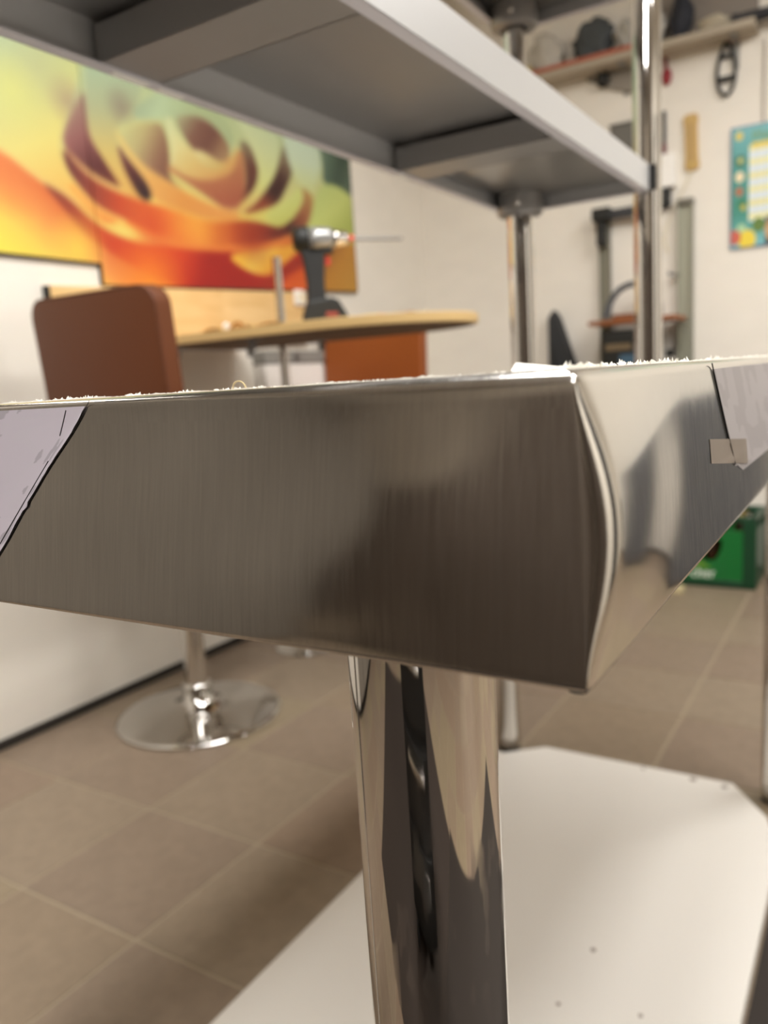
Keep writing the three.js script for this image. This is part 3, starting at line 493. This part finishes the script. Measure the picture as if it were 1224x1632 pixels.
{
  const g = surface(18, 4, (u, v) => [-1.60 + 0.17 * u, TT + 0.003 + 0.012 * Math.abs(Math.sin(u * 5.5)), -1.645 - 0.09 * v - 0.02 * u]);
  const t = thing('yellow_sheet', 'crumpled yellow sheet lying on the wooden table beside the brown stool', 'sheet');
  part(t, 'sheet', g, std(0xe5b44e, 0.7));
  part(t, 'sheet_fold', surface(10, 3, (u, v) => [-1.43 + 0.14 * u, TT + 0.004 + 0.010 * Math.sin(u * 3.1), -1.66 - 0.08 * v]), std(0xe0ad48, 0.7));
  solo('brown_offcut', 'small brown bent strip lying against the yellow sheet', 'strip', tube([[-1.475, TT + 0.004, -1.64], [-1.46, TT + 0.02, -1.643], [-1.445, TT + 0.018, -1.646], [-1.435, TT + 0.004, -1.648]], 0.004, 16, 8), std(0xa9702c, 0.7));
  solo('white_stopper', 'small white cap on top of the yellow sheet', 'cap', lathe([[0, 0], [0.010, 0], [0.009, 0.014], [0.006, 0.018], [0, 0.018]], 24).translate(-1.497, TT + 0.006, -1.648), M.white);
  const s = thing('screwdriver_bit', 'short yellow bit with red tip lying just right of the drill battery', 'bit', [-1.09, TT + 0.006, -1.735], 0.5);
  part(s, 'shaft', cyl(0.006, 0.006, 0.04, 0, 0, 0, 16).rotateZ(Math.PI / 2), std(0xe6c24c, 0.5));
  part(s, 'tip', cyl(0.005, 0.007, 0.014, 0, 0, 0, 16).rotateZ(-Math.PI / 2).translate(0.026, 0, 0), std(0xd8602c, 0.5));
  for (const [x, z, c, w] of [[-1.02, -1.76, 'orange', 0xc9803c], [-0.96, -1.82, 'pink', 0xc08878], [-0.93, -1.90, 'brown', 0x9c6a3a]]) {
    const q = thing('wall_plug', 'tiny ' + c + ' wall plug lying near the rounded end of the wooden table', 'plug', [x, TT + 0.0045, z], rr(0, 3));
    part(q, 'sleeve', cyl(0.0045, 0.0035, 0.03, 0, 0, 0, 12).rotateZ(Math.PI / 2), std(w, 0.6)); part(q, 'lip', cyl(0.0045, 0.0045, 0.003, 0, 0, 0, 12).rotateZ(Math.PI / 2).translate(-0.0165, 0, 0), std(w, 0.6));
  }
}

// ---------------------------------------------------------------- back wall: shelf with clutter, hung tools
const BZ = back;
{
  const t = thing('wall_shelf', 'long pale shelf board high on the back wall carrying bags and cloths', 'shelf');
  part(t, 'board', rbox(1.30, 0.026, 0.12, 0.003, -1.075, 2.011, BZ + 0.061), std(0xa99d8b, 0.7));
  for (const x of [-1.45, -0.90, -0.50]) part(t, 'bracket', [box(0.02, 0.10, 0.006, x, 1.95, BZ + 0.004), box(0.02, 0.006, 0.10, x, 1.995, BZ + 0.052)], M.grey);
}
solo('red_pole', 'thin faded red pole along the front edge of the high wall shelf', 'pole', [cyl(0.009, 0.009, 0.5, 0, 0, 0, 16).rotateZ(Math.PI / 2).translate(-1.10, 2.0335, BZ + 0.1125)], std(0xb5664e, 0.6));
function crumple(w, h, d, s, amp, n = 14) {
  const g = new THREE.SphereGeometry(0.5, n * 2, n), p = g.attributes.position;
  for (let i = 0; i < p.count; i++) {
    const x = p.getX(i), y = p.getY(i), z = p.getZ(i), k = 1 + amp * (sampleGrid(G64, 64, x * 9 + s + 20, y * 9 + z * 7 + 20) - 0.5) * 2;
    p.setXYZ(i, x * w * k, Math.max(-0.46, y * (1 + amp * (sampleGrid(G16, 16, x * 5 + s + 9, z * 6 + 9) - 0.5))) * h, z * d * k);
  }
  g.computeVertexNormals(); return g;
}
const SY = 2.0245;
const lump = (name, label, cat, x, w, h, d, s, mat, dy = 0) => solo(name, label, cat, crumple(w, h, d, s, 0.42).translate(x, SY + dy + h * 0.455, BZ + 0.067), mat);
lump('crumpled_sheet', 'crumpled off white sheet on the high shelf above the red pole', 'sheet', -1.205, 0.135, 0.17, 0.075, 1, std(0xbdb7ac, 0.8));
lump('grey_bag', 'dark grey crumpled bag on the high shelf just left of the near chrome post', 'bag', -1.005, 0.15, 0.17, 0.075, 4, std(0x45494b, 0.7));
lump('grey_cloth_ball', 'pale grey crumpled cloth squeezed behind the near chrome post on the high shelf', 'cloth', -0.879, 0.065, 0.14, 0.08, 17, std(0xa7a39a, 0.8));
lump('white_bag', 'white plastic bag on the high shelf just right of the near chrome post', 'bag', -0.775, 0.08, 0.14, 0.08, 9, std(0xb9b4ab, 0.7));
lump('navy_bag', 'dark navy bag leaning upright on the high shelf among white cloths', 'bag', -0.68, 0.066, 0.18, 0.09, 6, std(0x2c2e36, 0.8));
lump('folded_cloth', 'cream folded cloth lying flat near the right end of the high shelf', 'cloth', -0.565, 0.11, 0.055, 0.08, 12, std(0xb8ad98, 0.85));
solo('grey_board', 'grey brown board standing on edge behind the bags at the right of the high shelf', 'board', rbox(0.44, 0.20, 0.010, 0.002, -0.645, SY + 0.1005, BZ + 0.0065), std(0x8a8178, 0.8));
solo('black_tube', 'thick black tube lying on the right end of the high shelf', 'tube', [cyl(0.02, 0.02, 0.34, 0, 0, 0, 24).rotateZ(Math.PI / 2).translate(-0.335, 2.045, BZ + 0.06), lathe([[0.02, 0], [0.023, 0.002], [0.023, 0.02], [0.02, 0.022]], 24).rotateZ(Math.PI / 2).translate(-0.485, 2.045, BZ + 0.06)], std(0x26262b, 0.6));
{
  const t = thing('yellow_tag', 'small yellow tag hanging from the left part of the high shelf', 'tag', [-1.27, 2.045, BZ + 0.125]);
  part(t, 'tag_face', rbox(0.045, 0.02, 0.004, 0.0015), std(0xc2ac2e, 0.6));
}
{
  const t = thing('grey_placard', 'grey slanted panel hung below the high shelf behind the near chrome post', 'panel', [0, 0, BZ + 0.002]);
  part(t, 'sheet', extrude([[-1.05, 1.985], [-0.86, 1.985], [-0.86, 1.90], [-0.95, 1.93]], 0.012, 0.001), std(0x8d857a, 0.8));
  part(t, 'hanging_rail', box(0.2, 0.008, 0.014, -0.955, 1.99, 0.007), M.grey);
}
{
  const t = thing('black_ball', 'round black knob hung under the high shelf left of the near chrome post', 'knob', [-0.985, 2.0 - 0.03, BZ + 0.03]);
  part(t, 'ball', new THREE.SphereGeometry(0.026, 20, 14).scale(1, 1.15, 1), M.black);
  part(t, 'stem', cyl(0.006, 0.006, 0.03, 0, 0, 0, 12).rotateX(Math.PI / 2).translate(0, 0.005, -0.016), M.black);
}
{
  const t = thing('red_scoop', 'dark red round ended scoop hanging on the wall beside the near chrome post', 'scoop', [-0.745, 0, BZ + 0.012]);
  part(t, 'handle', rbox(0.014, 0.10, 0.012, 0.004, -0.004, 1.985, 0), std(0x7a1f24, 0.6));
  part(t, 'bowl', new THREE.SphereGeometry(0.024, 20, 14).scale(0.8, 1.3, 0.45).translate(0, 1.93, 0.0), std(0x8c1a22, 0.5));
}
{ // black boat-shaped frame
  const t = thing('boat_shaped_frame', 'black boat shaped tool frame with two crossbars hanging on the back wall', 'tool', [-0.533, 1.905, BZ + 0.012]);
  const arc = (s) => tube([[0, 0.098, 0], [s * 0.018, 0.06, 0], [s * 0.031, 0.0, 0], [s * 0.028, -0.045, 0], [s * 0.018, -0.075, 0], [0, -0.092, 0]], 0.0065, 24, 8);
  part(t, 'side_rail', arc(1), M.black); part(t, 'side_rail', arc(-1), M.black);
  part(t, 'crossbar', rbox(0.052, 0.014, 0.014, 0.003, 0, 0.045, 0), M.black); part(t, 'crossbar', rbox(0.06, 0.018, 0.014, 0.003, 0, -0.032, 0), M.black);
  part(t, 'clip', rbox(0.03, 0.016, 0.012, 0.003, 0.03, 0.098, 0), M.red, 'orange red clip');
}
{
  const t = thing('wooden_thermometer', 'narrow tan wooden strip with rounded ends hanging on the back wall', 'thermometer', [-0.655, 1.672, BZ + 0.0015], 0);
  part(t, 'board', extrude([[-0.026, -0.085], [-0.018, -0.097], [0.018, -0.097], [0.026, -0.085], [0.022, -0.05], [0.022, 0.06], [0.027, 0.09], [0.018, 0.104], [-0.018, 0.104], [-0.027, 0.09], [-0.022, 0.06], [-0.022, -0.05]], 0.012, 0.001).rotateZ(0.03), std(0xc7a566, 0.6));
  part(t, 'glass_tube', cyl(0.003, 0.003, 0.14, 0, 0.0, 0.0145, 10).rotateZ(0.03), std(0x9d7f55, 0.4));
  part(t, 'bulb', new THREE.SphereGeometry(0.007, 14, 10).translate(0.0, -0.076, 0.014), std(0xd8bb66, 0.4));
}
{
  const t = thing('white_wall_box', 'small white switch box with dark underside on the wall beside the near chrome post', 'switch', [-0.738, 1.585, BZ + 0.001]);
  part(t, 'cover', rbox(0.055, 0.125, 0.035, 0.006, 0, 0, 0.018), M.white);
  part(t, 'plug', rbox(0.04, 0.075, 0.04, 0.008, -0.012, -0.1, 0.021), M.black, 'black plug');
}
solo('cable', 'thin pale cable running down the wall from the wooden strip to the rack', 'cable', tube([[-0.655, 1.575, BZ + 0.005], [-0.68, 1.52, BZ + 0.005], [-0.735, 1.42, BZ + 0.005], [-0.755, 1.33, BZ + 0.005], [-0.74, 1.28, BZ + 0.005]], 0.0035, 40, 8), M.cream);
{
  const t = thing('hanging_file', 'thin black tool with red band hanging on the wall above the white switch box', 'tool', [-0.757, 1.73, BZ + 0.008]);
  part(t, 'shaft', rbox(0.014, 0.12, 0.012, 0.003, 0, 0.02, 0), M.rubber); part(t, 'grip', rbox(0.018, 0.045, 0.015, 0.005, 0, -0.06, 0), std(0x6a2c30, 0.6));
}
solo('dark_wall_box', 'dark grey flat box fixed on the back wall behind the near chrome post', 'box', [rbox(0.095, 0.10, 0.03, 0.004, -0.912, 1.74, BZ + 0.016), rbox(0.10, 0.012, 0.034, 0.003, -0.912, 1.79, BZ + 0.018)], std(0x6a6760, 0.7));
{ // rack of two metal rails with a machine
  const t = thing('rail_rack', 'grey metal rack of two upright rails with wooden shelf on the back wall', 'rack', [0, 0, BZ]);
  const rail = (x, w, m) => [box(w, 0.80, 0.012, x, 1.06, 0.0075), box(0.004, 0.80, 0.03, x - w / 2 + 0.002, 1.06, 0.016), box(0.004, 0.80, 0.03, x + w / 2 - 0.002, 1.06, 0.016)];
  part(t, 'rail', rail(-0.992, 0.042), std(0x8b8878, 0.5, 0.3)); part(t, 'rail', rail(-0.675, 0.055), std(0xa3a290, 0.5, 0.3));
  part(t, 'shelf_board', box(0.33, 0.016, 0.20, -0.835, 1.02, 0.132), std(0x8e5226, 0.6));
  part(t, 'clamp', [rbox(0.075, 0.05, 0.05, 0.008, -0.99, 1.455, 0.055), rbox(0.035, 0.10, 0.035, 0.006, -0.995, 1.385, 0.05)], M.black);
  part(t, 'crossbar', box(0.21, 0.035, 0.03, -0.87, 1.452, 0.045), std(0x3c3c3e, 0.5, 0.4));
  part(t, 'rail_cap', rbox(0.06, 0.025, 0.03, 0.004, -0.675, 1.46, 0.017), std(0x6e6a5e, 0.5));
  part(t, 'hook', tube([[-0.70, 1.19, 0.02], [-0.72, 1.19, 0.05], [-0.735, 1.20, 0.05]], 0.006, 14, 8), M.darkSteel);
  part(t, 'bottom_shelf', box(0.33, 0.016, 0.22, -0.835, 0.70, 0.112), std(0x5b3a20, 0.7));
}
{
  const t = thing('power_saw', 'black power saw with tall arched grey handle sitting in the rail rack', 'saw', [-0.845, 1.0285, BZ + 0.135]);
  part(t, 'handle', tube([[-0.115, 0.01, 0], [-0.10, 0.06, 0], [-0.06, 0.115, 0], [-0.005, 0.135, 0], [0.05, 0.12, 0], [0.09, 0.075, 0], [0.10, 0.01, 0]], 0.0125, 40, 10), std(0x53565a, 0.5));
  part(t, 'body', rbox(0.15, 0.022, 0.09, 0.006, 0.0, 0.011, 0), std(0x7a4422, 0.6));
}
{
  const t = thing('machine_case', 'black machine housing on the lower shelf of the rail rack', 'machine', [-0.86, 0.7085, BZ + 0.13]);
  part(t, 'housing', rbox(0.20, 0.28, 0.15, 0.02, 0, 0.141, 0), M.black);
  part(t, 'name_plate', box(0.10, 0.025, 0.004, -0.03, 0.215, 0.0765), std(0x6b5a40, 0.6)); part(t, 'blue_panel', box(0.09, 0.04, 0.004, 0.02, 0.165, 0.0765), std(0x3a566a, 0.6));
}
lumpLow('grey_canister', 'rounded grey canister at the right side of the lower rack shelf', 'canister', -0.712);
function lumpLow(name, label, cat, x) {
  const t = thing(name, label, cat, [x, 0.7085, BZ + 0.12]);
  part(t, 'body', lathe([[0, 0], [0.04, 0], [0.043, 0.006], [0.043, 0.12], [0.03, 0.15], [0.016, 0.165], [0, 0.165]], 28), std(0x8d877c, 0.5)); part(t, 'cap', cyl(0.018, 0.018, 0.03, 0, 0.179, 0, 20), M.black);
}
{ // tapered black case leaning
  const t = thing('black_case', 'tapered black case leaning upright against the back wall left of the rack', 'case');
  part(t, 'body', extrude([[-1.215, 0.0], [-1.04, 0.0], [-1.09, 0.60], [-1.125, 0.86], [-1.19, 1.06], [-1.205, 1.085], [-1.222, 1.06], [-1.225, 0.60]], 0.05, 0.006).translate(0, 0.007, BZ + 0.009), std(0x2a2b2c, 0.75));
  part(t, 'strap', tube([[-1.21, 0.95, BZ + 0.065], [-1.19, 0.80, BZ + 0.075], [-1.17, 0.62, BZ + 0.07]], 0.006, 16, 8), M.blackSoft);
}
{ // wall calendar / planner
  const w = 0.42, h = 0.435, t = thing('wall_planner', 'colourful printed wall planner with teal border hanging by a cord on the back wall', 'poster', [-0.515 + w / 2, 1.478, BZ + 0.002]);
  const tex = canvasTex(640, 664, (g, W2, H2) => {
    g.fillStyle = '#4f9a96'; g.fillRect(0, 0, W2, H2);
    const l = g.createLinearGradient(0, 0, 0, H2); l.addColorStop(0, '#6fb0b4'); l.addColorStop(0.35, '#3f8f88'); l.addColorStop(0.7, '#3a8a78'); l.addColorStop(1, '#7cb8c0'); g.fillStyle = l; g.fillRect(0, 0, W2, H2);
    g.fillStyle = '#6b8a3a'; g.font = 'bold 60px serif'; g.save(); g.translate(70, 84); g.fillText('Planner', 40, 0); g.restore();
    g.fillStyle = '#d8e2e4'; g.fillRect(96, 110, 520, 410);
    for (let i = 0; i < 6; i++) { g.fillStyle = i % 2 ? '#e6e2a6' : '#e4dd9a'; g.fillRect(96, 110 + i * 74, 520, 30); }
    g.strokeStyle = 'rgba(150,165,170,.6)'; g.lineWidth = 3; for (let i = 0; i <= 12; i++) { g.beginPath(); g.moveTo(96 + i * 43, 110); g.lineTo(96 + i * 43, 520); g.stroke(); }
    g.fillStyle = '#d9c24a'; g.fillRect(110, 96, 506, 26);
    for (const [x, y, r, c] of [[44, 50, 20, '#d6c25a'], [50, 185, 28, '#3f6a3c'], [52, 182, 12, '#c9cf8a'], [48, 270, 24, '#ead9b0'], [46, 350, 20, '#b0653c'], [58, 420, 26, '#2f7a54'], [70, 440, 14, '#c0b23c'], [60, 560, 26, '#a9cfa0'], [90, 620, 46, '#e8cf3c'], [24, 600, 34, '#c8604c'], [150, 545, 34, '#5c7a2c']]) { g.fillStyle = c; g.beginPath(); g.ellipse(x, y, r, r * 1.2, 0, 0, 7); g.fill(); }
    g.fillStyle = '#2c2a26'; g.fillRect(185, 505, 200, 159); g.fillStyle = '#c79a6c'; g.beginPath(); g.ellipse(235, 580, 52, 66, 0, 0, 7); g.fill(); g.fillStyle = '#a87650'; g.beginPath(); g.ellipse(240, 600, 22, 20, 0, 0, 7); g.fill();
    g.fillStyle = '#e6c83a'; g.fillRect(400, 560, 180, 60);
    g.strokeStyle = '#5a5c8c'; g.lineWidth = 10; g.strokeRect(0, 0, W2, H2);
  });
  part(t, 'print', new THREE.PlaneGeometry(w, h).translate(0, 0, 0.0075), std(0xffffff, 0.4, 0, { map: tex }));
  part(t, 'board', rbox(w, h, 0.006, 0.002, 0, 0, 0.0035), std(0x6a5f8a, 0.6));
  part(t, 'cord', tube([[-0.10, 0.21, 0.006], [-0.10, 0.35, 0.006], [-0.10, 0.497, 0.006]], 0.0025, 10, 6), std(0x8c8474, 0.8));
}
{ // unseen cabinet and bin, added so the steel table side mirrors something dark
  const t = thing('added_cabinet', 'unseen dark grey cabinet along the back wall, added to darken the table side reflection', 'cabinet', [0.50, 0, BZ + 0.22]);
  part(t, 'body', rbox(0.5, 0.78, 0.38, 0.008, 0, 0.40, 0), std(0x5c5d60, 0.5));
  for (const x of [-0.125, 0.125]) { const d = part(t, 'door', rbox(0.24, 0.70, 0.018, 0.004, x, 0.40, 0.199), std(0x545558, 0.45)); part(d, 'handle', rbox(0.012, 0.12, 0.015, 0.004, x * 0.25, 0.55, 0.215), M.chromeSoft); }
  const u = thing('added_bin', 'unseen black round bin by the back wall, added for a dark reflection in the table side', 'bin', [1.30, 0, BZ + 0.30]);
  part(u, 'bin_body', lathe([[0, 0.002], [0.11, 0.002], [0.115, 0.006], [0.135, 0.62], [0.14, 0.63], [0, 0.63]], 40), M.rubber); part(u, 'bin_lid', lathe([[0.145, 0.63], [0.145, 0.65], [0.11, 0.69], [0, 0.70]], 40), M.black);
}
solo('dark_floor_sheet', 'flat dark brown sheet added over the tiles right of the white board', 'mat', rbox(1.0, 0.006, 1.62, 0.002, 0.378, 0.0035, -0.46), std(0x2b231d, 0.75));  // dark sheet added over the tiles to darken floor and leg reflection
solo('floor_shade', 'unseen dark sheet behind the viewer, added as floor shade for the near chrome leg to mirror', 'rug', rbox(1.9, 0.006, 1.35, 0.002, -0.10, 0.0035, 1.03), std(0x352b24, 0.85));  // added in place of the shade on the floor behind the viewer
{ // unseen, added behind the viewer to darken the chrome leg reflection
  const t = thing('added_trolley', 'unseen black trolley behind the viewer, added to darken the chrome leg reflection', 'trolley', [0.12, 0.0068, 0.64], 0.5);
  part(t, 'cabinet', rbox(0.46, 0.62, 0.34, 0.012, 0, 0.39, 0), std(0x0d0c0b, 0.6));
  for (let i = 0; i < 4; i++) { const d = part(t, 'drawer', rbox(0.43, 0.12, 0.012, 0.004, 0, 0.17 + i * 0.145, -0.174), std(0x141210, 0.5)); part(d, 'handle', rbox(0.30, 0.014, 0.014, 0.004, 0, 0.20 + i * 0.145, -0.186), M.chromeSoft); }
  for (const [a, b] of [[-1, -1], [-1, 1], [1, -1], [1, 1]]) part(t, 'wheel', cyl(0.04, 0.04, 0.025, 0, 0, 0, 24).rotateZ(Math.PI / 2).translate(a * 0.18, 0.041, b * 0.12), M.rubber);
}
// ---------------------------------------------------------------- bottle crate and offcut on the floor
{
  const t = thing('bottle_crate', 'green plastic bottle crate on the tiles by the back wall', 'crate', [-0.575, 0.0005, -3.275], 0);
  const W2 = 0.40, H2 = 0.275, D2 = 0.27, green = std(0x0b6a2c, 0.38), dark = std(0x083d22, 0.42);
  part(t, 'base', rbox(W2, 0.03, D2, 0.006, 0, 0.015, 0), dark);
  const hole = (w, h) => { const s = new THREE.Shape(); s.moveTo(-w / 2, 0); s.lineTo(w / 2, 0); s.lineTo(w / 2, h); s.lineTo(-w / 2, h); s.closePath(); return s; };
  const s1 = hole(W2 - 0.01, 0.19), p = new THREE.Path(); p.moveTo(-0.085, 0.11); p.lineTo(-0.02, 0.075); p.lineTo(0.02, 0.055); p.quadraticCurveTo(0.078, 0.07, 0.085, 0.155); p.lineTo(-0.085, 0.155); p.closePath(); s1.holes.push(p);
  part(t, 'front_wall', new THREE.ExtrudeGeometry(s1, { depth: 0.006, bevelEnabled: true, bevelSize: 0.001, bevelThickness: 0.001, bevelSegments: 1, curveSegments: 10 }).translate(0, 0.03, D2 / 2 - 0.008), green);
  part(t, 'back_wall', box(W2 - 0.01, 0.19, 0.006, 0, 0.125, -D2 / 2 + 0.005), green);
  for (const s of [-1, 1]) part(t, 'side_wall', [box(0.006, 0.19, D2 - 0.012, s * (W2 / 2 - 0.005), 0.125, 0)], dark);
  part(t, 'corner_post', [[-1, -1], [-1, 1], [1, -1], [1, 1]].map(([a, b]) => rbox(0.05, 0.25, 0.03, 0.008, a * (W2 / 2 - 0.024), 0.14, b * (D2 / 2 - 0.014))), dark);
  part(t, 'rim', [rbox(W2, 0.022, 0.014, 0.004, 0, H2 - 0.011, D2 / 2 - 0.007), rbox(W2, 0.022, 0.014, 0.004, 0, H2 - 0.011, -D2 / 2 + 0.007), rbox(0.014, 0.022, D2, 0.004, W2 / 2 - 0.007, H2 - 0.011, 0), rbox(0.014, 0.022, D2, 0.004, -W2 / 2 + 0.007, H2 - 0.011, 0)], dark);
  const tex = canvasTex(512, 128, (g, a, b) => { g.fillStyle = '#0b6a2c'; g.fillRect(0, 0, a, b); g.fillStyle = '#5c8a2a'; g.beginPath(); g.moveTo(150, 0); g.lineTo(330, 0); g.lineTo(410, 54); g.lineTo(150, 54); g.fill(); g.fillStyle = '#c9806a'; g.fillRect(160, 10, 70, 40); g.fillStyle = '#e9ece2'; g.font = 'bold 78px sans-serif'; g.fillText('cher', 262, 116); g.fillText('—', 180, 116); });
  part(t, 'label', new THREE.PlaneGeometry(0.26, 0.075).translate(-0.03, 0.068, D2 / 2 + 0.0005), std(0xffffff, 0.5, 0, { map: tex }), 'green label with white lettering');
}
for (const i of [2, 3]) for (let j = 0; j < 3; j++) barBottle(-0.705 + i * 0.0867, -3.35 + j * 0.075, 'brown glass gold capped bottle in the green crate, ' + ['back', 'middle', 'front'][j] + ' row, ' + (i === 3 ? 'rightmost' : 'second from right'));
function barBottle(x, z, label) {
  if (!barBottle.proto) {
    const t = thing('beer_bottle', label, 'bottle', [x, 0.0315, z], 0, 'bottles in the green crate');
    part(t, 'glass', lathe([[0, 0], [0.028, 0], [0.03, 0.004], [0.03, 0.13], [0.024, 0.16], [0.0135, 0.19], [0.0125, 0.222], [0, 0.222]], 20), std(0x2c1708, 0.15));
    part(t, 'cap', cyl(0.0135, 0.0148, 0.008, 0, 0.227, 0, 18), std(0xa08a4c, 0.35, 0.6));
    barBottle.proto = t; return;
  }
  const c = barBottle.proto.clone(); c.name = numbered('beer_bottle'); c.position.set(x, 0.0315, z); c.userData = { ...c.userData, label }; scene.add(c);
}
solo('wood_offcut', 'pale flat piece of wood on the tiles in front of the green crate', 'offcut', rbox(0.12, 0.02, 0.06, 0.003, -0.67, 0.0103, -3.04), std(0xcdbf95, 0.7));

shade(scene);
renderer.render(scene, camera);
